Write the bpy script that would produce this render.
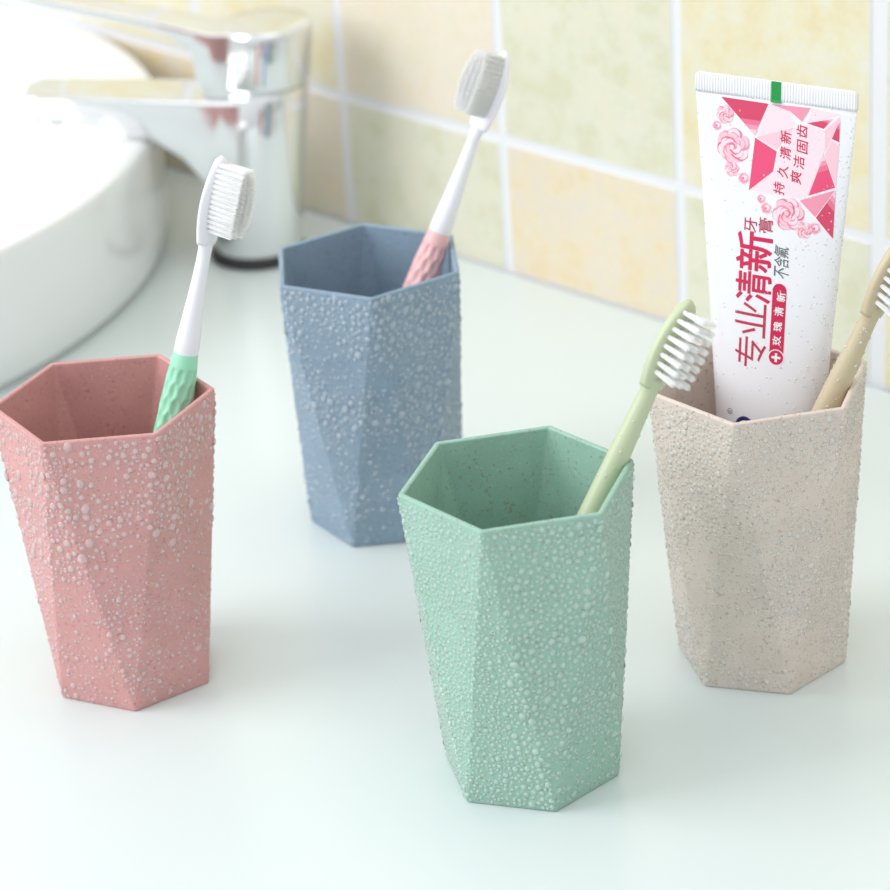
import bpy, bmesh, math, random
import numpy as np
from mathutils import Vector, Matrix

SC = bpy.context.scene
COL = SC.collection
for o in list(bpy.data.objects):
    bpy.data.objects.remove(o)

# ------------------------------------------------------------------ camera
cd = bpy.data.cameras.new('camera')
cam = bpy.data.objects.new('camera', cd); COL.objects.link(cam)
cd.sensor_width = 36.0
cd.lens = 2880.8 / 890 * 36.0
cd.clip_start = 0.01
pitch, roll = 0.4507, -0.0651
fw = Vector((0, math.cos(pitch), -math.sin(pitch)))
r0 = Vector((1, 0, 0)); u0 = r0.cross(fw)
rr = math.cos(roll) * r0 + math.sin(roll) * u0
uu = -math.sin(roll) * r0 + math.cos(roll) * u0
cam.matrix_world = Matrix(((rr.x, uu.x, -fw.x, 0), (rr.y, uu.y, -fw.y, 0), (rr.z, uu.z, -fw.z, 0.50197), (0, 0, 0, 1)))
cd.dof.use_dof = True
cd.dof.focus_distance = 0.925
cd.dof.aperture_fstop = 13.0
SC.camera = cam

# ------------------------------------------------------------------ world, lights, exposure
w = bpy.data.worlds.new('room_light'); SC.world = w
w.use_nodes = True
wn, wl = w.node_tree.nodes, w.node_tree.links
wn.clear()
tc = wn.new('ShaderNodeTexCoord')
sx = wn.new('ShaderNodeSeparateXYZ'); wl.new(tc.outputs['Generated'], sx.inputs[0])
mr = wn.new('ShaderNodeMapRange'); wl.new(sx.outputs['X'], mr.inputs['Value'])
mr.inputs['From Min'].default_value = -1; mr.inputs['From Max'].default_value = 1
mr.inputs['To Min'].default_value = 1.12; mr.inputs['To Max'].default_value = 0.66
mz = wn.new('ShaderNodeMapRange'); wl.new(sx.outputs['Z'], mz.inputs['Value'])
mz.inputs['From Min'].default_value = -0.5; mz.inputs['From Max'].default_value = 0.25
mz.inputs['To Min'].default_value = 0.35; mz.inputs['To Max'].default_value = 1.0
mm_ = wn.new('ShaderNodeMath'); mm_.operation = 'MULTIPLY'
wl.new(mr.outputs[0], mm_.inputs[0]); wl.new(mz.outputs[0], mm_.inputs[1])
bg = wn.new('ShaderNodeBackground'); bg.inputs['Color'].default_value = (0.95, 0.99, 1.0, 1)
wl.new(mm_.outputs[0], bg.inputs['Strength'])
wo = wn.new('ShaderNodeOutputWorld'); wl.new(bg.outputs[0], wo.inputs[0])

def area(name, loc, target, size, power, col=(1, 1, 1)):
    d = bpy.data.lights.new(name, 'AREA'); d.shape = 'RECTANGLE'
    d.size, d.size_y = size; d.energy = power; d.color = col
    o = bpy.data.objects.new(name, d); COL.objects.link(o)
    o.location = loc
    o.rotation_euler = (Vector(target) - Vector(loc)).to_track_quat('-Z', 'Y').to_euler()
    return o
area('window_light', (-1.35, 0.75, 0.85), (0.0, 0.9, 0.0), (0.9, 0.9), 13.0, (1.0, 1.0, 1.0))
area('overhead_softbox', (0.15, 0.75, 1.7), (0.05, 0.9, 0.0), (1.2, 1.2), 4.6, (1.0, 1.0, 1.0))  # unseen softbox added overhead for soft fill from above
SC.view_settings.view_transform = 'Standard'
SC.view_settings.look = 'None'
SC.view_settings.gamma = 1.0
SC.view_settings.use_curve_mapping = False
SC.view_settings.exposure = 0.09
SC.cycles.transparent_max_bounces = 24
SC.cycles.max_bounces = 16
SC.cycles.diffuse_bounces = 8

# ------------------------------------------------------------------ material helpers
def srgb(r, g, b):
    f = lambda c: (c / 12.92 if c <= 0.04045 else ((c + 0.055) / 1.055) ** 2.4)
    return (f(r / 255), f(g / 255), f(b / 255), 1)

def mat(name, col=(0.8, 0.8, 0.8, 1), rough=0.5, metal=0.0, **kw):
    m = bpy.data.materials.new(name); m.use_nodes = True
    b = m.node_tree.nodes['Principled BSDF']
    b.inputs['Base Color'].default_value = col
    b.inputs['Roughness'].default_value = rough
    b.inputs['Metallic'].default_value = metal
    for k, v in kw.items():
        b.inputs[k.replace('_', ' ')].default_value = v
    return m

def noise(m, scale, detail=2.0, rough=0.5):
    n, l = m.node_tree.nodes, m.node_tree.links
    t = n.new('ShaderNodeTexCoord'); x = n.new('ShaderNodeTexNoise')
    x.inputs['Scale'].default_value = scale; x.inputs['Detail'].default_value = detail
    x.inputs['Roughness'].default_value = rough
    l.new(t.outputs['Object'], x.inputs['Vector'])
    return x

def ramp(m, src, stops):
    n, l = m.node_tree.nodes, m.node_tree.links
    r = n.new('ShaderNodeValToRGB')
    e = r.color_ramp.elements
    while len(e) < len(stops): e.new(0.5)
    for q, (p, c) in zip(e, stops): q.position = p; q.color = c
    l.new(src, r.inputs[0])
    return r.outputs[0]

def mix(m, fac, a, b):
    n, l = m.node_tree.nodes, m.node_tree.links
    x = n.new('ShaderNodeMix'); x.data_type = 'RGBA'
    for s, v in ((x.inputs[0], fac), (x.inputs[6], a), (x.inputs[7], b)):
        if hasattr(v, 'is_output'): l.new(v, s)
        else: s.default_value = v
    return x.outputs[2]

def to_base(m, sock):
    m.node_tree.links.new(sock, m.node_tree.nodes['Principled BSDF'].inputs['Base Color'])

def bump(m, src, strength, dist):
    n, l = m.node_tree.nodes, m.node_tree.links
    b = n.new('ShaderNodeBump'); b.inputs['Strength'].default_value = strength
    b.inputs['Distance'].default_value = dist
    l.new(src, b.inputs['Height'])
    l.new(b.outputs[0], n['Principled BSDF'].inputs['Normal'])

# ------------------------------------------------------------------ mesh helpers
def mesh_obj(name, V, F, m=None, parent=None, smooth=True, mats=None, mi=None):
    me = bpy.data.meshes.new(name)
    me.from_pydata([tuple(map(float, v)) for v in V], [], [tuple(map(int, f)) for f in F])
    me.update()
    if smooth: me.polygons.foreach_set('use_smooth', [True] * len(me.polygons))
    for x in (mats or ([m] if m else [])): me.materials.append(x)
    if mi is not None: me.polygons.foreach_set('material_index', mi)
    o = bpy.data.objects.new(name, me); COL.objects.link(o)
    if parent: o.parent = parent
    return o

def bm_obj(name, bm, m, parent=None, smooth=True, mats=None):
    bmesh.ops.recalc_face_normals(bm, faces=bm.faces)
    me = bpy.data.meshes.new(name); bm.to_mesh(me); bm.free()
    if smooth: me.polygons.foreach_set('use_smooth', [True] * len(me.polygons))
    for x in (mats or [m]): me.materials.append(x)
    o = bpy.data.objects.new(name, me); COL.objects.link(o)
    if parent: o.parent = parent
    return o

def empty(name, loc=(0, 0, 0)):
    o = bpy.data.objects.new(name, None); COL.objects.link(o); o.location = loc
    o.empty_display_size = 0.01
    return o

def tag(o, label=None, cat=None, group=None, kind=None):
    if label: o['label'] = label
    if cat: o['category'] = cat
    if group: o['group'] = group
    if kind: o['kind'] = kind
    return o

def bevel(o, width, seg=2, angle=30):
    b = o.modifiers.new('bevel', 'BEVEL'); b.width = width; b.segments = seg
    b.limit_method = 'ANGLE'; b.angle_limit = math.radians(angle); b.harden_normals = True
    return o

def loft(rings, cap0=True, cap1=True, closed=True):
    """rings: list of equally long point lists -> V, F"""
    V = [p for r in rings for p in r]; n = len(rings[0]); F = []
    for i in range(len(rings) - 1):
        for j in range(n if closed else n - 1):
            k = (j + 1) % n
            F.append((i * n + j, i * n + k, (i + 1) * n + k, (i + 1) * n + j))
    if cap0: F.append(tuple(range(n - 1, -1, -1)))
    if cap1: F.append(tuple((len(rings) - 1) * n + j for j in range(n)))
    return V, F

def lathe(prof, n=96):
    rings = []
    for r, z in prof:
        rings.append([(r * math.cos(2 * math.pi * j / n), r * math.sin(2 * math.pi * j / n), z) for j in range(n)])
    return rings

# ------------------------------------------------------------------ wall of tiles
YAW, DW, U0, TW, Z1 = -0.7997, 0.87059, -0.94923, 0.10269, 0.06393
NW = Vector((-math.sin(YAW), math.cos(YAW), 0)); TWD = Vector((math.cos(YAW), math.sin(YAW), 0))

def tile_mat(name, a, b, c):
    m = mat(name, rough=0.28)
    x = noise(m, 62, 6, 0.68); y = noise(m, 17, 3, 0.55); z = noise(m, 420, 2, 0.6)
    c1 = ramp(m, x.outputs['Fac'], [(0.40, srgb(*a)), (0.5, srgb(*b)), (0.60, srgb(*c))])
    c2 = ramp(m, y.outputs['Fac'], [(0.35, srgb(*b)), (0.62, srgb(*a))])
    d = mix(m, 0.32, c1, c2)
    e = ramp(m, z.outputs['Fac'], [(0.35, (0.0, 0.0, 0.0, 1)), (0.7, (0.12, 0.12, 0.12, 1))])
    to_base(m, mix(m, e, d, srgb(250, 248, 235)))
    bump(m, x.outputs['Fac'], 0.15, 0.001)
    return m
T_YEL = tile_mat('glazed_tile_yellow', (222, 208, 168), (223, 217, 190), (222, 220, 208))
T_SAGE = tile_mat('glazed_tile_sage', (208, 206, 176), (217, 216, 199), (222, 216, 196))
T_OR = tile_mat('glazed_tile_apricot', (224, 204, 166), (225, 212, 190), (219, 211, 200))
T_PK = tile_mat('glazed_tile_blush', (226, 210, 184), (225, 216, 203), (219, 213, 190))
GROUT = mat('white_grout', srgb(226, 226, 230), 0.7)
bm = bmesh.new()
def wall_box(ua, ub, za, zb, d0, d1, mi, bv=0.0):
    """box on the wall: ua..ub along it, d0..d1 distance in front of / behind plane"""
    vs = []
    for d in (d0, d1):
        for (u, z) in ((ua, za), (ub, za), (ub, zb), (ua, zb)):
            vs.append(bm.verts.new(NW * (DW + d) + TWD * u + Vector((0, 0, z))))
    fs = [(0, 1, 2, 3), (7, 6, 5, 4), (0, 4, 5, 1), (1, 5, 6, 2), (2, 6, 7, 3), (3, 7, 4, 0)]
    fl = []
    for f in fs:
        q = bm.faces.new([vs[i] for i in f]); q.material_index = mi; fl.append(q)
    if bv:
        ed = [e for e in fl[0].edges]
        bmesh.ops.bevel(bm, geom=ed, offset=bv, segments=2, affect='EDGES', profile=0.6)
wall_box(U0 - 9 * TW, U0 + 9 * TW, -0.06, 0.62, 0.0006, 0.05, 0)
pat = {(0, 1): 4, (0, 0): 2, (1, 1): 2, (1, 0): 3, (2, 1): 1, (2, 0): 2, (-1, 1): 1, (-1, 0): 4, (3, 1): 2, (3, 0): 1,
       (-2, 1): 1, (-2, 0): 3, (-3, 1): 2, (-3, 0): 3, (-4, 1): 1, (-4, 0): 4}
rnd = random.Random(4)
for k in range(-9, 9):
    for rw in range(0, 6):
        za = 0.0 if rw == 0 else Z1 + (rw - 1) * TW
        zb = Z1 + rw * TW
        mi = pat.get((k, rw), rnd.choice((1, 2, 3, 4)))
        gl = 0.0033 if k == 3 else 0.0020
        gr = 0.0033 if k == 2 else 0.0020
        wall_box(U0 + k * TW + gl, U0 + (k + 1) * TW - gr, za + (0.0 if rw == 0 else 0.0018), zb - 0.0018, 0.0, 0.004, mi, 0.0008)
wall = bm_obj('wall_back', bm, None, smooth=False, mats=[GROUT, T_YEL, T_SAGE, T_OR, T_PK])
tag(wall, kind='structure')

# ------------------------------------------------------------------ countertop
M_COUNTER = mat('frosted_pale_mint_countertop', srgb(218, 227, 227), 0.33, Coat_Weight=0.15, Coat_Roughness=0.2)
bm = bmesh.new()
c = [NW * (DW - 0.0003) - TWD * 1.75, NW * (DW - 0.0003) + TWD * 0.85, NW * 0.12 + TWD * 0.85, NW * 0.12 - TWD * 1.75]
top = [bm.verts.new(v) for v in c]; bot = [bm.verts.new(v + Vector((0, 0, -0.03))) for v in c]
bm.faces.new(top); bm.faces.new(bot[::-1])
for i in range(4): bm.faces.new((top[i], top[(i + 1) % 4], bot[(i + 1) % 4], bot[i]))
ct = bm_obj('countertop', bm, M_COUNTER, smooth=False); bevel(ct, 0.002, 2)
tag(ct, 'pale mint white frosted countertop running along the tiled wall', 'countertop')

# ------------------------------------------------------------------ basin
M_CERAMIC = mat('white_glazed_ceramic', srgb(234, 236, 238), 0.12, Coat_Weight=0.5, Coat_Roughness=0.04)
bx, by, bR, bH = -0.3721, 1.2770, 0.2490, 0.0635
prof = [(0.0, 0.010), (0.05, 0.0105), (0.12, 0.014), (0.18, 0.024), (0.215, 0.038), (0.2300, 0.052), (0.2345, 0.0590),
        (0.2365, 0.0620), (0.2390, 0.0635), (0.2455, 0.0637), (0.2480, 0.0634), (0.2489, 0.0625), (0.2492, 0.0610), (0.2493, 0.058), (0.2492, 0.04),
        (0.2488, 0.02), (0.2475, 0.006), (0.2455, 0.0028), (0.2440, 0.0026), (0.2440, 0.0), (0.0, 0.0)]
R = lathe(prof[1:-1], 160)
V, F = loft(R, True, True)
basin = mesh_obj('wash_basin', V, F, M_CERAMIC)
basin.location = (bx, by, 0)
tag(basin, 'round white ceramic vessel basin standing on the countertop', 'basin')

# ------------------------------------------------------------------ faucet
M_CHROME = mat('polished_chrome', (0.78, 0.79, 0.80, 1), 0.07, 1.0)
M_BLACK = mat('black_rubber', srgb(45, 46, 46), 0.5)
M_RED = mat('red_reflection', srgb(190, 50, 50), 0.4)
M_BLUE = mat('blue_reflection', srgb(40, 120, 175), 0.4)
fx, fy = -0.0812, 1.2560
faucet = empty('basin_faucet', (fx, fy, 0))
tag(faucet, 'chrome single lever basin faucet with flat spout beside the white basin', 'faucet')
TILT = 0.118
def ftube(rz, name, m, parent=faucet, n=64):
    """stack of slightly leaning rings (radius, z)"""
    rings = [[(TILT * z + r * math.cos(2 * math.pi * j / n), r * math.sin(2 * math.pi * j / n), z) for j in range(n)] for r, z in rz]
    V, F = loft(rings); return mesh_obj(name, V, F, m, parent)
ftube([(0.0200, 0.0), (0.0222, 0.0006), (0.0225, 0.0030), (0.0215, 0.0042), (0.0195, 0.0043)], 'base_gasket', M_BLACK)
ftube([(0.0185, 0.0040), (0.0203, 0.0042), (0.0206, 0.0060), (0.0204, 0.03), (0.0203, 0.06), (0.0203, 0.0815), (0.0197, 0.0826), (0.0180, 0.0828)], 'faucet_body', M_CHROME)
capo = ftube([(0.0182, 0.0826), (0.0190, 0.0832), (0.0190, 0.0846), (0.0204, 0.0852), (0.0210, 0.0866), (0.0211, 0.1090), (0.0206, 0.1112), (0.0196, 0.1122), (0.0120, 0.1126), (0.001, 0.1127)], 'handle_cap', M_CHROME)
def slab_loft(top, bot, hws, rd):
    rings = []
    for (xt, zt), (xb, zb), hw in zip(top, bot, hws):
        L_ = math.hypot(xb - xt, zb - zt); ux, uz = (xb - xt) / L_, (zb - zt) / L_; r = min(rd, L_ * 0.35); ring = []
        for s in (1, -1):
            pts = []
            for a in range(5):
                q = a / 4 * math.pi / 2; pts.append((r * (1 - math.cos(q)), hw - r * (1 - math.sin(q))))
            for a in range(5):
                q = a / 4 * math.pi / 2; pts.append((L_ - r * (1 - math.sin(q)), hw - r * (1 - math.cos(q))))
            if s == -1: pts = pts[::-1]
            ring += [(xt + ux * t, s * y, zt + uz * t) for t, y in pts]
        rings.append(ring)
    return loft(rings)
# spout: a profile in x-z swept across y, tapering towards the tip
sp_top = [(0.012, 0.0800), (-0.01, 0.0806), (-0.03, 0.0826), (-0.055, 0.0850), (-0.080, 0.0872), (-0.0935, 0.0880), (-0.0985, 0.0866), (-0.1005, 0.0838)]
sp_bot = [(0.012, 0.018), (-0.0130, 0.026), (-0.0190, 0.040), (-0.0280, 0.0535), (-0.0400, 0.0628), (-0.052, 0.0668), (-0.0740, 0.0722), (-0.1000, 0.0790)]
sp_hw = [0.0172, 0.0170, 0.0165, 0.0158, 0.0150, 0.0142, 0.0125, 0.0100]
V, F = slab_loft(sp_top, sp_bot, sp_hw, 0.0022); spout = mesh_obj('spout', V, F, M_CHROME, faucet); bevel(spout, 0.0008, 2, 40)
V, F = loft([[(-0.086 + r * math.cos(a * math.pi / 16), r * math.sin(a * math.pi / 16), z) for a in range(32)] for r, z in ((0.0098, 0.0765), (0.0098, 0.0705), (0.0085, 0.0695), (0.0083, 0.0710), (0.002, 0.0712))])
mesh_obj('aerator', V, F, M_CHROME, spout)
# lever: hinge block in front of the cap and a flat bar rising over the spout
lt_top = [(0.004, 0.1105), (-0.006, 0.1112), (-0.0125, 0.1118), (-0.0190, 0.1136), (-0.0260, 0.1160), (-0.036, 0.1190), (-0.055, 0.1243), (-0.085, 0.1325), (-0.118, 0.1415), (-0.121, 0.1414)]
lt_bot = [(0.004, 0.0800), (-0.006, 0.0795), (-0.0165, 0.0805), (-0.0195, 0.0880), (-0.0210, 0.1045), (-0.033, 0.1133), (-0.0535, 0.1195), (-0.0835, 0.1275), (-0.1165, 0.1367), (-0.1205, 0.1388)]
lt_hw = [0.0128, 0.0132, 0.0132, 0.0130, 0.0128, 0.0126, 0.0122, 0.0116, 0.0108, 0.0098]
V, F = slab_loft(lt_top, lt_bot, lt_hw, 0.0012); lever = mesh_obj('lever_handle', V, F, M_CHROME, faucet); bevel(lever, 0.0007, 2, 35)
for nm, m_, ang in (('red_reflection_strip', M_RED, -99), ('blue_reflection_strip', M_BLUE, -90)):  # thin red and blue strips painted in for reflections on the chrome cap
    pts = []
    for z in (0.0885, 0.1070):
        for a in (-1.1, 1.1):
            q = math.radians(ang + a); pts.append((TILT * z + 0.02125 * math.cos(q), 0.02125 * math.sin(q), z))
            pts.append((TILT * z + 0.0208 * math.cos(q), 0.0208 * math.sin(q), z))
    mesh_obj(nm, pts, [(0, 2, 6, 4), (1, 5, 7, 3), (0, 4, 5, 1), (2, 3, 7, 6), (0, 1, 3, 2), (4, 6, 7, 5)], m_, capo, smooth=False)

# ------------------------------------------------------------------ tumblers
HC, RT, RB, TWI = 0.105, 0.0376, 0.0291, 0.5484

def wheat_mat(name, base, dark, light):
    m = mat(name, rough=0.5)
    b = m.node_tree.nodes['Principled BSDF']; b.inputs['Specular IOR Level'].default_value = 0.4
    a = noise(m, 60, 3, 0.6); s = noise(m, 750, 2, 0.6); s2 = noise(m, 1100, 1, 0.5)
    c = ramp(m, a.outputs['Fac'], [(0.35, srgb(*[v * 0.975 for v in base])), (0.65, srgb(*[min(255, v * 1.02) for v in base]))])
    k = ramp(m, s.outputs['Fac'], [(0.60, (0, 0, 0, 1)), (0.68, (0.6, 0.6, 0.6, 1))])
    c = mix(m, k, c, srgb(*dark))
    k2 = ramp(m, s2.outputs['Fac'], [(0.64, (0, 0, 0, 1)), (0.72, (0.5, 0.5, 0.5, 1))])
    to_base(m, mix(m, k2, c, srgb(*light)))
    bump(m, s.outputs['Fac'], 0.12, 0.0003)
    return m

def water(name, tint):
    m = bpy.data.materials.new(name); m.use_nodes = True
    n_, l_ = m.node_tree.nodes, m.node_tree.links
    n_.clear()
    tr = n_.new('ShaderNodeBsdfTransparent'); tr.inputs[0].default_value = (1, 1, 1, 1)
    tl = n_.new('ShaderNodeBsdfDiffuse'); tl.inputs[0].default_value = tint  # pale tint paints in the light each bead gathers by refraction
    gl = n_.new('ShaderNodeBsdfGlossy'); gl.inputs['Roughness'].default_value = 0.08
    m1 = n_.new('ShaderNodeMixShader'); m1.inputs[0].default_value = 0.5
    m2 = n_.new('ShaderNodeMixShader')
    fr = n_.new('ShaderNodeFresnel'); fr.inputs['IOR'].default_value = 1.33
    l_.new(tr.outputs[0], m1.inputs[1]); l_.new(tl.outputs[0], m1.inputs[2])
    l_.new(fr.outputs[0], m2.inputs[0]); l_.new(m1.outputs[0], m2.inputs[1]); l_.new(gl.outputs[0], m2.inputs[2])
    ou = n_.new('ShaderNodeOutputMaterial'); l_.new(m2.outputs[0], ou.inputs[0])
    return m
M_WATER = water('water_beads', (0.9, 0.93, 0.93, 1))

SEG = 9
def dome(c, nrm, r, hgt, st, rs):
    """one bead: a low dome standing on the surface; returns verts, faces (local indices)"""
    t = Vector((0.31, 0.12, 0.94)); t = (t - nrm * t.dot(nrm)).normalized(); s = nrm.cross(t)
    V = []
    ph = rs.random() * 6.28; e = 0.1 * rs.random()
    for k, (rf, hf) in enumerate(((1.02, -0.06), (0.90, 0.34), (0.66, 0.70), (0.36, 0.93))):
        for j in range(SEG):
            a = 2 * math.pi * j / SEG
            q = r * rf * (1 + e * math.cos(2 * a + ph))
            V.append(c + t * (q * math.cos(a) * st) + s * (q * math.sin(a)) + nrm * (hgt * hf))
    V.append(c + nrm * hgt)
    return V
DF = []
for k in range(3):
    for j in range(SEG):
        DF.append((k * SEG + j, k * SEG + (j + 1) % SEG, (k + 1) * SEG + (j + 1) % SEG, (k + 1) * SEG + j))
for j in range(SEG): DF.append((3 * SEG + j, 3 * SEG + (j + 1) % SEG, 4 * SEG))

def hexring(R, z, a0): return [Vector((R * math.cos(a0 + i * math.pi / 3), R * math.sin(a0 + i * math.pi / 3), z)) for i in range(6)]

def vnoise(p, s, seed):
    """cheap smooth value noise for bead density"""
    from mathutils import noise as N
    return N.noise((p * s) + Vector((seed * 7.3, seed * 3.1, 0)))

def beads(parent, tris, n_try, rmin, rmax, seed, dens, n_single, wm, med=0.0005, sig=0.38, hk=0.46):
    rs = random.Random(seed)
    areas = []
    for a, b, c in tris: areas.append(((b - a).cross(c - a)).length / 2)
    tot = sum(areas); cell = rmax * 2
    grid = {}
    out = []
    cand = []
    for _ in range(n_try):
        x = rs.random() * tot; i = 0
        while x > areas[i]: x -= areas[i]; i += 1
        a, b, c = tris[i]; u, v = rs.random(), rs.random()
        if u + v > 1: u, v = 1 - u, 1 - v
        P = a + (b - a) * u + (c - a) * v
        q = rs.random()
        r = min(rmax, max(rmin, med * math.exp(sig * rs.gauss(0, 1))))
        cand.append((r, i, P, q))
    # large beads are laid first, small ones fill the gaps
    cand.sort(key=lambda t: -t[0])
    for r, i, P, q in cand:
        d, big = dens(P, i)
        if q > d: continue
        r = max(rmin, r * big)
        key = (int(P.x / cell), int(P.y / cell), int(P.z / cell)); ok = True
        for dx in (-1, 0, 1):
            for dy in (-1, 0, 1):
                for dz in (-1, 0, 1):
                    for (P2, r2) in grid.get((key[0] + dx, key[1] + dy, key[2] + dz), ()):
                        if (P - P2).length_squared < (1.02 * (r + r2)) ** 2: ok = False; break
                    if not ok: break
                if not ok: break
            if not ok: break
        if not ok: continue
        grid.setdefault(key, []).append((P, r))
        a, b, c = tris[i]; nrm = (b - a).cross(c - a).normalized()
        out.append((r, P, nrm))
    out.sort(key=lambda t: -t[0])
    # the largest beads facing the viewer are individual parts
    vdir = Vector((0, -0.9, 0.35))
    single = [t for t in out if t[2].dot(vdir) > -0.1][:n_single]
    sid = set(id(t) for t in single)
    for r, P, nrm in single:
        st = 1 + 0.22 * rs.random() * (r / rmax)
        V = dome(Vector((0, 0, 0)), nrm, r, r * hk, st, rs)
        o = mesh_obj('water_droplet', V, DF, wm, parent); o.location = P
    V = []; F = []
    for t in out:
        if id(t) in sid: continue
        r, P, nrm = t; b0 = len(V)
        V += dome(P, nrm, r, r * hk, 1 + 0.12 * rs.random(), rs)
        F += [tuple(x + b0 for x in f) for f in DF]
    if V:
        o = mesh_obj('water_droplets', V, F, wm, parent); tag(o, kind='stuff')
    return len(out)

def tumbler(name, x, y, th, m, label, seed, dens, n_try, rmin, rmax, med, sig, wm):
    T = hexring(RT, HC, th); B = hexring(RB, 0.0, th + TWI)
    wt = 0.0019 / math.cos(math.pi / 6)
    Ti = hexring(RT - wt, HC, th); Bi = hexring(RB - wt, 0.004, th + TWI)
    bm = bmesh.new()
    t = [bm.verts.new(v) for v in T]; b = [bm.verts.new(v) for v in B]
    ti = [bm.verts.new(v) for v in Ti]; bi = [bm.verts.new(v) for v in Bi]
    tris = []
    for i in range(6):
        j = (i + 1) % 6
        bm.faces.new((t[j], t[i], b[i])); bm.faces.new((b[i], b[j], t[j]))
        bm.faces.new((ti[i], ti[j], bi[i])); bm.faces.new((bi[j], bi[i], ti[j]))
        bm.faces.new((t[i], t[j], ti[j], ti[i]))
        for tri in ((T[i], B[i], T[j]), (B[i], B[j], T[j])):
            nn = (tri[1] - tri[0]).cross(tri[2] - tri[0]); mid = (tri[0] + tri[1] + tri[2]) / 3
            tris.append(tri if nn.dot(Vector((mid.x, mid.y, 0))) > 0 else (tri[0], tri[2], tri[1]))
    bm.faces.new(b); bm.faces.new(bi[::-1])
    o = bm_obj('tumbler', bm, m); o.location = (x, y, 0)
    bevel(o, 0.0007, 3, 6)
    tag(o, label, 'cup', 'twisted hexagonal tumblers')
    # keep the beads off the very rim and foot
    def d2(P, i):
        if P.z > HC - 0.0018 or P.z < 0.0012: return 0, 1
        return dens(P, i)
    nb = beads(o, tris, n_try, rmin, rmax, seed, d2, 100, wm, med, sig)
    return o

M_PINK = wheat_mat('pink_wheat_fibre_plastic', (205, 152, 150), (180, 112, 108), (224, 182, 178))
M_BLUEC = wheat_mat('slate_blue_wheat_fibre_plastic', (136, 158, 177), (104, 126, 148), (165, 186, 203))
M_GREEN = wheat_mat('sage_green_wheat_fibre_plastic', (152, 189, 174), (146, 132, 104), (182, 208, 194))
M_BEIGE = wheat_mat('oatmeal_wheat_fibre_plastic', (217, 203, 194), (158, 134, 110), (232, 222, 212))
W_PINK = water('water_beads_on_pink', srgb(248, 224, 224)); W_BLUE = water('water_beads_on_blue', srgb(212, 228, 242))
W_GREEN = water('water_beads_on_green', srgb(222, 244, 236)); W_BEIGE = water('water_beads_on_beige', srgb(250, 247, 243))

def dens_pink(P, i):
    n = vnoise(P, 45, 1)
    return max(0.10, min(1, 0.60 + 1.3 * n)) * (0.4 if i % 2 == 1 and P.z < 0.05 else 1), (1.15 if P.z > 0.055 else 0.8)
def dens_blue(P, i):
    n = vnoise(P, 45, 2)
    return max(0.18, min(1, 0.65 + 1.2 * n)), (1.1 if n > 0 else 0.85)
def dens_green(P, i):
    n = vnoise(P, 60, 3)
    bare = 0.15 if (P.z < 0.022 and P.x > 0.005) else 1.0
    return max(0.5, min(1, 0.95 + n)) * bare, (1.05 if P.x > -0.006 else 0.80)
def dens_beige(P, i):
    n = vnoise(P, 45, 5)
    return max(0.15, min(1, 0.65 + 1.1 * n + (P.z - 0.05) * 5)), (1.05 if n > -0.05 else 0.75)

tumbler('pink', -0.11279, 0.87398, 3.18411, M_PINK, 'dusty pink faceted tumbler covered in water beads, in front of the basin', 11, dens_pink, 18000, 0.00028, 0.0015, 0.00052, 0.42, W_PINK)
tumbler('blue', -0.02387, 0.98039, 3.69923, M_BLUEC, 'slate blue faceted tumbler with water beads, in front of the faucet', 12, dens_blue, 17000, 0.00028, 0.0014, 0.00054, 0.38, W_BLUE)
tumbler('green', 0.02140, 0.79492, 3.32442, M_GREEN, 'mint green faceted tumbler thickly beaded with water, nearest the viewer', 13, dens_green, 42000, 0.00030, 0.0013, 0.00056, 0.30, W_GREEN)
tumbler('beige', 0.10388, 0.85680, 3.32403, M_BEIGE, 'oatmeal beige faceted tumbler with water beads, holding the toothpaste tube', 14, dens_beige, 26000, 0.00026, 0.0012, 0.00044, 0.36, W_BEIGE)

# ------------------------------------------------------------------ toothbrushes
M_WHITEP = mat('glossy_white_plastic', srgb(240, 239, 247), 0.3)
M_MINT = mat('mint_rubber_grip', srgb(160, 228, 196), 0.45)
M_ROSE = mat('pink_rubber_grip', srgb(236, 188, 188), 0.45)
M_LIME = mat('pale_green_wheat_fibre', srgb(194, 204, 170), 0.4)
M_TAN = mat('tan_wheat_fibre', srgb(200, 186, 156), 0.45)
M_BRIST = mat('white_nylon_bristles', srgb(252, 252, 252), 0.4)
def translucent(m, amount, col):
    n, l = m.node_tree.nodes, m.node_tree.links
    p_ = n['Principled BSDF']; o_ = [x for x in n if x.type == 'OUTPUT_MATERIAL'][0]
    t = n.new('ShaderNodeBsdfTranslucent'); t.inputs[0].default_value = col
    x = n.new('ShaderNodeMixShader'); x.inputs[0].default_value = amount
    l.new(p_.outputs[0], x.inputs[1]); l.new(t.outputs[0], x.inputs[2])
    l.new(x.outputs[0], o_.inputs[0])
translucent(M_BRIST, 0.5, (1, 1, 1, 1))

def frame_for(b, d, xdir):
    Z = Vector(d).normalized(); X = Vector(xdir); X = (X - Z * X.dot(Z)).normalized(); Y = Z.cross(X)
    M = Matrix(((X.x, Y.x, Z.x, b[0]), (X.y, Y.y, Z.y, b[1]), (X.z, Y.z, Z.z, b[2]), (0, 0, 0, 1)))
    return M

def sweep(prof, n=28, cx=lambda s: 0.0):
    """prof: (s, half width y, half thickness x)"""
    rings = []
    for s, hy, hx in prof:
        rings.append([(cx(s) + hx * math.cos(2 * math.pi * j / n), hy * math.sin(2 * math.pi * j / n), s) for j in range(n)])
    return loft(rings)

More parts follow.
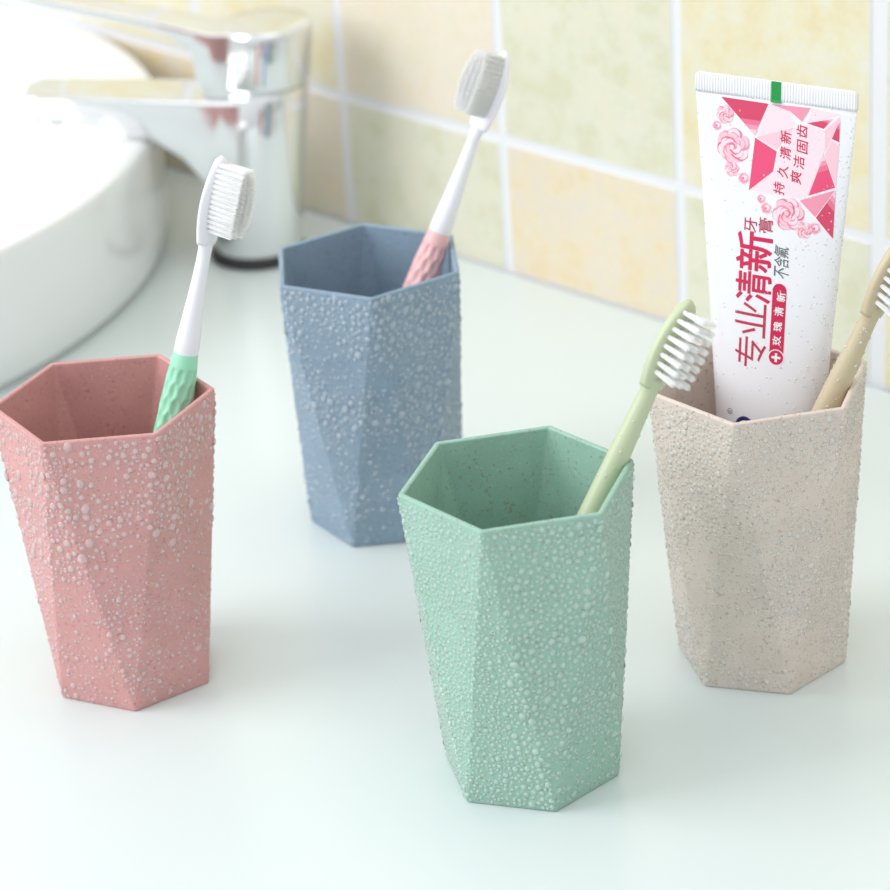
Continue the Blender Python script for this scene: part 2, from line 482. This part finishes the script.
def catmull(pts, n):
    """smooth resampling of (s, a, b) key points"""
    P = np.array(pts, float); s = P[:, 0]; t = np.linspace(s[0], s[-1], n)
    out = [t]
    for k in (1, 2):
        y = P[:, k]; m = np.gradient(y, s)
        i = np.clip(np.searchsorted(s, t) - 1, 0, len(s) - 2)
        h = s[i + 1] - s[i]; u = (t - s[i]) / h
        out.append((2*u**3-3*u**2+1)*y[i] + (u**3-2*u**2+u)*h*m[i] + (-2*u**3+3*u**2)*y[i+1] + (u**3-u**2)*h*m[i+1])
    return [tuple(v) for v in np.array(out).T]

def tuft_mesh(base, d, length, r, nf, rs, thick=0.00011, splay=0.10):
    V = []; F = []
    d = d.normalized(); a = d.orthogonal().normalized(); b = d.cross(a)
    for k in range(nf):
        q = r * math.sqrt((k + 0.5) / nf); an = k * 2.4
        o = a * (q * math.cos(an)) + b * (q * math.sin(an))
        e = base + d * (length * (1 - 0.05 * rs.random())) + o * (1 + splay * 6) + a * rs.uniform(-1, 1) * splay * 0.001 * 1.5 + b * rs.uniform(-1, 1) * splay * 0.0015
        st = base + o; i0 = len(V)
        for p, tk in ((st, thick), (st.lerp(e, 0.6) + o * 0.05, thick), (e, thick * 0.6)):
            for j in range(4):
                w_ = math.pi / 2 * j; V.append(p + a * (tk * math.cos(w_)) + b * (tk * math.sin(w_)))
        for l in range(2):
            for j in range(4):
                j2 = (j + 1) % 4
                F.append((i0 + l * 4 + j, i0 + l * 4 + j2, i0 + (l + 1) * 4 + j2, i0 + (l + 1) * 4 + j))
        F.append((i0 + 8, i0 + 9, i0 + 10, i0 + 11))
    return V, F

def small_beads(parent, pts, name='water_droplets', seed=3, wm=None):
    """pts: (position, normal, r)"""
    rs = random.Random(seed); V = []; F = []
    for P, nrm, r in pts:
        b0 = len(V); V += dome(Vector(P), Vector(nrm).normalized(), r, r * 0.6, 1.15, rs)
        F += [tuple(x + b0 for x in f) for f in DF]
    tag(mesh_obj(name, V, F, wm or M_WATER, parent), kind='stuff')

def soft_brush(b, d, xdir, L, grip_m, label, seed):
    """white neck and head, dimpled rubber grip"""
    rs = random.Random(seed)
    root = empty('toothbrush'); root.matrix_world = frame_for(b, d, xdir)
    tag(root, label, 'toothbrush', 'toothbrushes')
    SG = 0.1110
    hs = L - 0.0290
    neck = catmull([(SG - 0.004, 0.0040, 0.0038), (SG, 0.0042, 0.0041), (SG + 0.012, 0.0036, 0.0033), (hs - 0.012, 0.0025, 0.0024), (hs - 0.004, 0.0024, 0.0022), (hs, 0.0031, 0.0021)], 30)
    V, F = sweep(neck); mesh_obj('neck', V, F, M_WHITEP, root)
    hd = []
    for k in range(25):
        t = k / 24; s = hs - 0.0012 + t * (L - hs + 0.0012)
        wv = 0.0068 * (max(0, math.sin(math.pi * (0.16 + 0.84 * t))) ** 0.5) * (0.90 + 0.10 * math.sin(math.pi * t)) if t < 1 else 0.0004
        hd.append((s, max(wv, 0.0004), 0.0020 * (1 if t < 0.9 else max(0.25, math.sqrt(max(0, 1 - ((t - 0.9) / 0.1) ** 2))))))
    V, F = sweep(hd, 32); head = mesh_obj('brush_head', V, F, M_WHITEP, root)
    # grip with oval dimples
    n, ns = 72, 190
    key = [(0.0, 0.0022, 0.0022), (0.003, 0.0042, 0.0038), (0.02, 0.0052, 0.0046), (0.06, 0.0064, 0.0056), (0.085, 0.0062, 0.0056), (SG - 0.010, 0.0053, 0.0050), (SG - 0.0015, 0.0043, 0.0042), (SG, 0.0041, 0.0040)]
    kp = catmull(key, ns); rings = []
    for s, hy, hx in kp:
        ring = []
        for j in range(n):
            a = 2 * math.pi * j / n; dip = 0.0
            if 0.025 < s < SG - 0.0055:
                row = (s - 0.025) / 0.0052
                ri = round(row)
                for r_ in (ri - 1, ri, ri + 1):
                    off = 0.5 * (r_ % 2)
                    ca = a / (2 * math.pi) * 10 - off
                    da = (ca - round(ca)) / 0.36; ds = (row - r_) / 0.62
                    q = da * da + ds * ds
                    if q < 1: dip = max(dip, 0.00075 * (1 - q) ** 0.8)
            ring.append(((hx - dip) * math.cos(a), (hy - dip) * math.sin(a), s))
        rings.append(ring)
    V, F = loft(rings); grip = mesh_obj('rubber_grip', V, F, grip_m, root)
    # tufts
    nr = 14
    for i in range(nr):
        t = (i + 0.5) / nr; s = hs + 0.0035 + t * (L - hs - 0.0055)
        wv = 0.0056 * math.sin(math.pi * (0.14 + 0.80 * t)) ** 0.5
        cols = 4 if 0 < i < nr - 1 else 3
        for c in range(cols):
            y = wv * (2 * (c + 0.5) / cols - 1) * 0.9
            ln = 0.0122 * (1 - 0.10 * abs(2 * t - 1) ** 2)
            V, F = tuft_mesh(Vector((0.0012, y, s)), Vector((1, 0.05 * y / 0.005, 0.05)), ln, 0.00072, 18, rs, 0.00016, 0.06)
            mesh_obj('bristle_tuft', V, F, M_BRIST, head, smooth=False)
    return root

def plain_brush(b, d, xdir, L, m, label, seed, hr=0.0045, beaded=110):
    rs = random.Random(seed)
    root = empty('toothbrush'); root.matrix_world = frame_for(b, d, xdir)
    tag(root, label, 'toothbrush', 'toothbrushes')
    hs = L - 0.029
    key = [(0.0, 0.0028, 0.0028), (0.003, hr * 0.95, hr * 0.95), (0.02, hr, hr), (0.085, hr * 0.98, hr * 0.95), (0.110, hr * 0.86, hr * 0.82), (hs - 0.009, 0.0031, 0.0030), (hs - 0.003, 0.0030, 0.0028), (hs + 0.003, 0.0038, 0.0024)]
    V, F = sweep(catmull(key, 70)); hd_ = mesh_obj('handle', V, F, m, root)
    hd = []
    for k in range(27):
        t = k / 26; s = hs - 0.001 + t * (L - hs + 0.001)
        wv = 0.0063 * (math.sin(math.pi * (0.14 + 0.86 * t)) ** 0.5) if t < 1 else 0.0005
        hd.append((s, max(wv, 0.0005), 0.0022 * (1 if t < 0.88 else max(0.3, math.sqrt(max(0, 1 - ((t - 0.88) / 0.12) ** 2))))))
    # flat-faced head: squared section
    rings = []
    for s, hy, hx in hd:
        ring = []
        for j in range(36):
            a = 2 * math.pi * j / 36; ca, sa = math.cos(a), math.sin(a)
            ring.append((hx * math.copysign(abs(ca) ** 0.55, ca), hy * math.copysign(abs(sa) ** 0.8, sa), s))
        rings.append(ring)
    V, F = loft(rings); head = mesh_obj('brush_head', V, F, m, root)
    hole = mat('bristle_hole', srgb(120, 125, 100), 0.8) if 'bristle_hole' not in bpy.data.materials else bpy.data.materials['bristle_hole']
    nr = 8
    for i in range(nr):
        t = (i + 0.5) / nr; s = hs + 0.0035 + t * (L - hs - 0.006)
        wv = 0.0050 * math.sin(math.pi * (0.14 + 0.80 * t)) ** 0.5
        cols = 3
        for c in range(cols):
            y = wv * (c - 1) * 0.80
            ln = 0.0100
            V, F = tuft_mesh(Vector((0.0018, y, s)), Vector((1, 0.03 * (c - 1), 0.02 + 0.05 * (2 * t - 1))), ln, 0.00062, 26, rs, 0.00013, 0.10)
            mesh_obj('bristle_tuft', V, F, M_BRIST, head, smooth=False)
    if beaded:
        pts = []
        for _ in range(beaded):
            a = rs.random() * 6.28; s = rs.uniform(0.06, hs)
            k = np.interp(s, [q[0] for q in key], [q[1] for q in key])
            pts.append(((k * math.cos(a), k * math.sin(a), s), (math.cos(a), math.sin(a), 0), rs.uniform(0.0002, 0.00055)))
        small_beads(hd_, pts)
    return root

soft_brush((-0.11316, 0.86898, 0.010), (0.26145, 0.11207, 0.95869), (0.80, -0.60, 0), 0.1790, M_MINT,
           'white toothbrush with mint green dimpled grip, standing in the pink tumbler', 1)
soft_brush((-0.04065, 0.97539, 0.010), (0.39678, 0.12843, 0.90889), (-0.80, -0.60, 0), 0.1815, M_ROSE,
           'white toothbrush with pink dimpled grip, standing in the blue tumbler', 2)
plain_brush((0.00357, 0.78356, 0.010), (0.45295, 0.16066, 0.87694), (0.60, -0.80, 0), 0.1640, M_LIME,
            'pale green toothbrush with white bristles, leaning in the green tumbler', 3, 0.0043, 30)
plain_brush((0.08663, 0.84561, 0.010), (0.40232, 0.0035, 0.91549), (0.60, -0.80, 0), 0.1600, M_TAN,
            'tan wheat straw toothbrush in the beige tumbler, right of the toothpaste tube', 4)

# ------------------------------------------------------------------ toothpaste tube
TBo = Vector([0.1058, 0.8625, 0.0048]); TX = Vector([0.87786, -0.47887, -0.02594]); TY = Vector([0.4758, 0.87631, -0.07549]); TZ = Vector([0.03692, 0.06586, 0.99715])
LT, L0, R0, A1 = 0.19530, 0.024, 0.0143, 0.0275
LB = LT - 0.0058
def tab(l):
    v = min(1, max(0, (l - L0) / (LB - L0)))
    return R0 + (A1 - R0) * v, R0 * (1 - v) ** 1.1 + 0.0006
def tp(x, l, lift=0.0):
    A, B = tab(l); k = math.sqrt(max(0, 1 - (x / A) ** 2))
    return TX * x + TZ * l - TY * (B * k + lift)
M_TUBE = mat('white_laminate_tube', srgb(238, 238, 244), 0.28, Coat_Weight=0.3, Coat_Roughness=0.1)
M_CAPW = mat('white_cap_plastic', srgb(240, 240, 242), 0.35)
tube = empty('toothpaste_tube', TBo)
tag(tube, 'white toothpaste tube with pink crystal artwork, crimped end up, in the beige tumbler', 'toothpaste')
n = 96; rings = []
for l, k in ((0.0155, 0.42), (0.0185, 0.44), (0.0195, 0.60), (0.0215, 0.88), (0.0232, 0.98)):
    rings.append([TZ * l + TX * (R0 * k * math.cos(2 * math.pi * j / n)) - TY * (R0 * k * math.sin(2 * math.pi * j / n)) for j in range(n)])
for i in range(61):
    l = L0 + (LB - L0) * i / 60; A, B = tab(l)
    rings.append([TZ * l + TX * (A * math.cos(2 * math.pi * j / n)) - TY * (B * math.sin(2 * math.pi * j / n)) for j in range(n)])
V, F = loft(rings); tbody = mesh_obj('tube_body', V, F, M_TUBE, tube)
# crimped end: a flat strip with fine vertical ridges
NX = 420; V = []; F = []
for j, (l, th) in enumerate(((LB - 0.0006, 0.0007), (LB + 0.0004, 0.00075), (LT - 0.0004, 0.00075), (LT, 0.0004))):
    for i in range(NX + 1):
        x = A1 * (2 * i / NX - 1)
        ed = min(1, (A1 - abs(x)) / 0.0015); xx = x
        ll = l - (0.0009 * (1 - ed) ** 2 if j >= 2 else 0)
        rib = 0.00016 * math.sin(2 * math.pi * x / 0.00095)
        V.append(TX * xx + TZ * ll - TY * (th + rib)); V.append(TX * xx + TZ * ll + TY * (th + rib))
W = 2 * (NX + 1)
for j in range(3):
    for i in range(NX):
        a = j * W + 2 * i
        F.append((a, a + 2, a + 2 + W, a + W)); F.append((a + 1, a + 1 + W, a + 3 + W, a + 3))
    a = j * W; F.append((a, a + W, a + W + 1, a + 1)); a = j * W + 2 * NX; F.append((a, a + 1, a + 1 + W, a + W))
for i in range(NX):
    a = 3 * W + 2 * i; F.append((a, a + 2, a + 3, a + 1)); a = 2 * i; F.append((a, a + 1, a + 3, a + 2))
crimp = mesh_obj('crimped_seal', V, F, M_TUBE, tube)
# cap
rings = []
for r, l in ((0.0118, 0.0), (0.0126, 0.0008), (0.0128, 0.002), (0.0122, 0.0165), (0.0116, 0.0175), (0.0050, 0.0178)):
    rings.append([TZ * l + TX * (r * (1 + (0.012 if j % 2 else 0)) * math.cos(2 * math.pi * j / 96)) - TY * (r * (1 + (0.012 if j % 2 else 0)) * math.sin(2 * math.pi * j / 96)) for j in range(96)])
V, F = loft(rings); mesh_obj('screw_cap', V, F, M_CAPW, tube)

PINKS = {
    'deep': mat('ink_deep_rose', srgb(214, 68, 104), 0.35), 'vivid': mat('ink_vivid_pink', srgb(232, 78, 122), 0.35),
    'mid': mat('ink_mid_pink', srgb(238, 150, 176), 0.35), 'light': mat('ink_light_pink', srgb(246, 198, 212), 0.35),
    'pale': mat('ink_pale_pink', srgb(246, 220, 230), 0.35), 'magenta': mat('ink_magenta', srgb(206, 30, 84), 0.35),
    'grey': mat('ink_grey', srgb(92, 104, 110), 0.35), 'white': mat('ink_white', srgb(248, 244, 246), 0.35),
    'navy': mat('ink_navy', srgb(30, 40, 110), 0.35), 'green': mat('ink_green', srgb(20, 150, 70), 0.35),
    'rose': mat('ink_rose', srgb(232, 116, 148), 0.35), 'red': mat('ink_crimson', srgb(190, 50, 84), 0.35)}

def place_bm(bm, lift, edge=0.0014):
    """bm holds flat shapes in label millimetres (x, l): cut fine and laid on the tube's front"""
    bmesh.ops.triangulate(bm, faces=bm.faces)
    for _ in range(6):
        es = [e for e in bm.edges if e.calc_length() > edge * 1000]
        if not es: break
        bmesh.ops.subdivide_edges(bm, edges=es, cuts=1)
        bmesh.ops.triangulate(bm, faces=[f for f in bm.faces if len(f.verts) > 3])
    for v in bm.verts:
        lf = lift + (v.co.z * 0.001)
        v.co = tp(v.co.x / 1000, v.co.y / 1000, lf)

def art_obj(name, shapes, parent, lift, label=None):
    """shapes: (colour, points, layer)"""
    mats = []; bm = bmesh.new()
    for colr, pts, ly in shapes:
        m = PINKS[colr]
        if m not in mats: mats.append(m)
        f = bm.faces.new([bm.verts.new((p[0], p[1], ly * 0.03)) for p in pts]); f.material_index = mats.index(m)
    place_bm(bm, lift)
    me = bpy.data.meshes.new(name); bm.to_mesh(me); bm.free()
    for m in mats: me.materials.append(m)
    o = bpy.data.objects.new(name, me); COL.objects.link(o); o.parent = parent
    if label: o['label'] = label
    return o

POLY = [('deep', [(-18.66, 188.06), (-1.87, 187.87), (-6.31, 176.74)]),
('pale', [(-1.87, 187.87), (-5.98, 176.49), (7.3, 181.44), (5.24, 186.43)]),
('mid', [(-1.87, 187.87), (12.44, 188.21), (9.65, 183.2), (5.25, 186.14)]),
('pale', [(12.44, 188.21), (22.35, 187.38), (10.86, 183.06)]),
('deep', [(10.86, 183.06), (19.75, 185.61), (16.94, 181.77)]),
('light', [(-5.98, 176.49), (7.3, 181.44), (1.6, 173.09)]),
('vivid', [(-6.29, 176.44), (1.62, 172.8), (0.73, 165.91), (-7.65, 158.49)]),
('pale', [(1.6, 173.09), (7.3, 181.44), (10.86, 183.06), (16.94, 181.77), (17.28, 174.49), (12.61, 159.78), (9.68, 158.23), (-7.03, 158.76), (0.73, 165.91)]),
('vivid', [(17.3, 173.91), (21.58, 163.17), (12.62, 159.49)]),
('deep', [(22.12, 185.9), (22.15, 178.0), (19.46, 178.86)]),
('light', [(16.94, 181.77), (22.08, 186.77), (19.46, 178.86), (17.28, 174.49)]),
('light', [(22.18, 177.42), (21.58, 163.17), (17.3, 173.91), (19.46, 178.86)]),
('deep', [(21.6, 162.58), (21.33, 146.06), (15.32, 152.69)]),
('mid', [(21.6, 162.58), (15.32, 152.69), (9.7, 157.76)])]
def _in(p, c, k): return (c[0] + (p[0] - c[0]) * k, c[1] + (p[1] - c[1]) * k)
shapes = []
for colr, pts in POLY:
    cx_ = sum(p[0] for p in pts) / len(pts); cy_ = sum(p[1] for p in pts) / len(pts)
    shapes.append(('white', pts, 1))
    q = []
    for p in pts:
        l = math.hypot(p[0] - cx_, p[1] - cy_); q.append(_in(p, (cx_, cy_), max(0.3, 1 - 0.22 / l)))
    shapes.append((colr, q, 2))
    if len(pts) == 3 and colr in ('deep', 'vivid'):
        # the print fades towards one corner in three steps
        c0 = min(q, key=lambda p: p[1]) if cx_ < 10 else max(q, key=lambda p: p[1])
        o_ = [p for p in q if p != c0]
        for k_, (t_, cc) in enumerate(((0.45, 'rose'), (0.30, 'mid'), (0.17, 'light'))):
            shapes.append((cc, [c0, _in(o_[0], c0, t_), _in(o_[1], c0, t_)], 3 + 0.4 * k_))
art_obj('crystal_artwork', shapes, tbody, 0.00004, 'pink faceted crystal print')
def blob(cx_, cy_, r, n=26, wob=0.0, ph=0.0, sx_=1.0, a0=0, a1=360):
    out = []
    for j in range(n):
        a = math.radians(a0 + (a1 - a0) * j / (n if a1 - a0 >= 360 else n - 1)); q = r * (1 + wob * math.sin(5 * a + ph))
        out.append((cx_ + q * math.cos(a) * sx_, cy_ + q * math.sin(a)))
    return out
ROSE = [(-13.66, 172.47, 5.48), (-16.89, 182.38, 2.88), (-19.62, 178.32, 1.62), (-13.8, 164.89, 2.42), (-9.54, 162.37, 1.96), (6.32, 152.75, 5.08), (-1.25, 153.66, 1.85), (11.86, 148.11, 2.6), (15.37, 149.12, 1.96), (-3.14, 156.48, 1.5)]
rs = random.Random(5); shapes = []
for k, (x, y, r) in enumerate(ROSE):
    shapes.append(('light', blob(x, y, r, wob=0.07, ph=k * 2), 0.5 + 0.05 * k))
    if r < 2.2:
        shapes.append(('mid', blob(x, y, r * 0.8, wob=0.08, ph=k), 1.6)); shapes.append(('pale', blob(x + 0.15 * r, y + 0.15 * r, r * 0.5), 2.0))
        shapes.append(('rose', blob(x - 0.1 * r, y, r * 0.22), 2.4)); continue
    # overlapping petals: each a dark edge under a paler lobe pushed inwards
    ly = 1.2
    for rad, size, cnt in ((0.62, 0.46, 6), (0.40, 0.42, 5), (0.20, 0.36, 4), (0.06, 0.22, 2)):
        for j in range(cnt):
            a = j * 2 * math.pi / cnt + rad * 4 + k
            px_, py_ = x + r * rad * math.cos(a), y + r * rad * math.sin(a)
            shapes.append((('mid', 'rose')[j % 2], blob(px_, py_, r * size, 22, 0.04, j), ly)); ly += 0.22
            qx, qy = px_ + 0.07 * r * math.cos(a + 1.1), py_ + 0.07 * r * math.sin(a + 1.1)
            shapes.append((('light', 'pale')[(j + k) % 2], blob(qx, qy, r * (size - 0.07), 22), ly)); ly += 0.22
art_obj('rose_artwork', shapes, tbody, 0.00003, 'pale pink printed roses')

def glyph(ch, cx_, cy_, w_, h_, style):
    """one printed character turned a quarter left, in a box w_ (across) by h_ (up the tube), millimetres"""
    colr, bold, ly = {0: ('red', 0.0, 1), 1: ('red', 0.008, 1), 2: ('magenta', 0.018, 1), 3: ('grey', 0.006, 1), 4: ('white', 0.02, 4), 5: ('magenta', 0.010, 3.5), 6: ('navy', 0.02, 2.4)}[style]
    cu = bpy.data.curves.new('g', 'FONT'); cu.body = ch; cu.size = 1.0;  cu.resolution_u = 4
    ob = bpy.data.objects.new('g', cu); COL.objects.link(ob)
    dg = bpy.context.evaluated_depsgraph_get(); me = bpy.data.meshes.new_from_object(ob.evaluated_get(dg))
    bpy.data.objects.remove(ob)
    bm = bmesh.new(); bm.from_mesh(me)
    xs = [v.co.x for v in bm.verts]; ys = [v.co.y for v in bm.verts]
    mx, my = (min(xs) + max(xs)) / 2, (min(ys) + max(ys)) / 2
    sw, sh = max(xs) - min(xs), max(ys) - min(ys)
    for v in bm.verts:
        a = (v.co.x - mx) / sw * h_; b = (v.co.y - my) / sh * w_
        sl = 0.18 * b if style in (3, 5) else 0
        v.co = Vector((cx_ - b, cy_ + a + sl, ly * 0.03))
    if bold:   # heavier strokes: the same strokes printed again a hair to each side
        src = list(bm.faces); t_ = bold * h_
        for k_, (ox, oy) in enumerate(((t_, 0), (-t_, 0), (0, t_), (0, -t_), (t_ * .7, t_ * .7), (-t_ * .7, t_ * .7), (t_ * .7, -t_ * .7), (-t_ * .7, -t_ * .7))):
            d_ = bmesh.ops.duplicate(bm, geom=src)
            for v in d_['geom']:
                if isinstance(v, bmesh.types.BMVert): v.co += Vector((ox, oy, 0.003 * (k_ + 1)))
    place_bm(bm, 0.00004, 0.0022)
    o_me = bpy.data.meshes.new('printed_character'); bm.to_mesh(o_me); bm.free(); o_me.materials.append(PINKS[colr])
    o = bpy.data.objects.new('printed_character', o_me); COL.objects.link(o); o.parent = tbody
GL = [('专', -4.4, 104.87, 11.18, 10.14, 0),
('业', -4.96, 115.98, 11.11, 11.42, 0),
('清', -4.45, 126.88, 12.39, 10.01, 2),
('新', -4.7, 138.74, 12.28, 12.71, 2),
('牙', -6.34, 147.39, 4.36, 4.79, 1),
('膏', -1.13, 147.94, 4.99, 4.94, 1),
('氟', 4.68, 140.14, 5.07, 3.64, 3),
('含', 4.87, 136.66, 5.06, 3.31, 3),
('不', 5.05, 133.11, 5.06, 3.48, 3),
('新', 5.4, 125.03, 2.86, 3.0, 4),
('清', 4.97, 120.09, 2.87, 3.01, 4),
('瑰', 4.73, 115.0, 2.86, 3.02, 4),
('玫', 4.64, 110.25, 2.86, 3.03, 4),
('持', 2.77, 160.87, 3.73, 3.91, 5),
('久', 3.84, 166.59, 3.72, 3.9, 5),
('清', 4.38, 172.55, 3.71, 3.89, 5),
('新', 4.29, 177.74, 3.71, 3.88, 5),
('爽', 8.31, 165.21, 3.68, 3.9, 5),
('洁', 9.07, 170.22, 3.68, 3.89, 5),
('固', 10.02, 175.35, 3.67, 3.88, 5),
('齿', 9.58, 180.37, 3.68, 3.87, 5)]
for g in GL: glyph(*g)
# pill with cross
hw = 2.38
bx0, by0, bx1, by1 = 4.69, 104.49, 4.76, 127.01999999999998
pill = blob(bx0, by0, hw, 20, a0=180, a1=360) + blob(bx1, by1, hw, 20, a0=0, a1=180)
art_obj('flavour_badge', [('magenta', pill, 1), ('white', blob(bx0, by0, 2.75, 40), 2), ('magenta', blob(bx0, by0, 2.45, 40), 2.5),
                          ('white', [(bx0 - 1.5, by0 - 0.4), (bx0 + 1.5, by0 - 0.4), (bx0 + 1.5, by0 + 0.4), (bx0 - 1.5, by0 + 0.4)], 3.2),
                          ('white', [(bx0 - 0.4, by0 - 1.5), (bx0 + 0.4, by0 - 1.5), (bx0 + 0.4, by0 + 1.5), (bx0 - 0.4, by0 + 1.5)], 3.4)], tbody, 0.00004, 'magenta rounded badge with a white cross')
rx, ry = -11.03, 82.9
art_obj('registered_mark', [('navy', blob(rx, ry, 1.0, 24), 1), ('white', blob(rx, ry, 0.8, 24), 1.6)], tbody, 0.00004)
glyph('R', rx, ry, 1.1, 0.9, 6)
art_obj('brand_emblem', [('navy', blob(-5.03, 80.99-3.0, 4.6, 44, sx_=0.85), 1), ('white', blob(-5.03, 80.99-3.5, 3.7, 44, sx_=0.78), 1.6)], tbody, 0.00004, 'navy rounded emblem at the tumbler rim')
# green register mark across the crimp
V = []
for l, t_ in ((LT + 0.00005, 0.00098), (LB - 0.0002, 0.00098), (LB - 0.0009, 0.0016)):
    for x in (-0.00115, 0.00215): V.append(TX * x + TZ * l - TY * t_)
for l, t_ in ((LT + 0.00005, 0.0007), (LB - 0.0002, 0.0007), (LB - 0.0009, 0.0009)):
    for x in (-0.00115, 0.00215): V.append(TX * x + TZ * l - TY * t_)
mesh_obj('green_mark', V, [(0, 2, 3, 1), (2, 4, 5, 3), (6, 7, 9, 8), (8, 9, 11, 10), (0, 1, 7, 6), (0, 6, 8, 2), (1, 3, 9, 7), (2, 8, 10, 4), (3, 5, 11, 9), (4, 10, 11, 5)], PINKS['green'], crimp, smooth=False)
# fine beads on the tube
rs = random.Random(8); pts = []
for _ in range(330):
    l = rs.uniform(0.085, 0.19); A, B = tab(l)
    a = rs.betavariate(1.0, 2.6) * math.pi if rs.random() < 0.85 else rs.random() * math.pi
    P = TZ * l + TX * (A * math.cos(a)) - TY * (B * math.sin(a))
    nr = TX * (math.cos(a) / A) - TY * (math.sin(a) / B)
    pts.append((P, nr, rs.uniform(0.00012, 0.00036)))
M_WATER_T = water('water_beads_on_tube', (0.98, 0.98, 0.98, 1))
small_beads(tbody, pts, seed=4, wm=M_WATER_T)
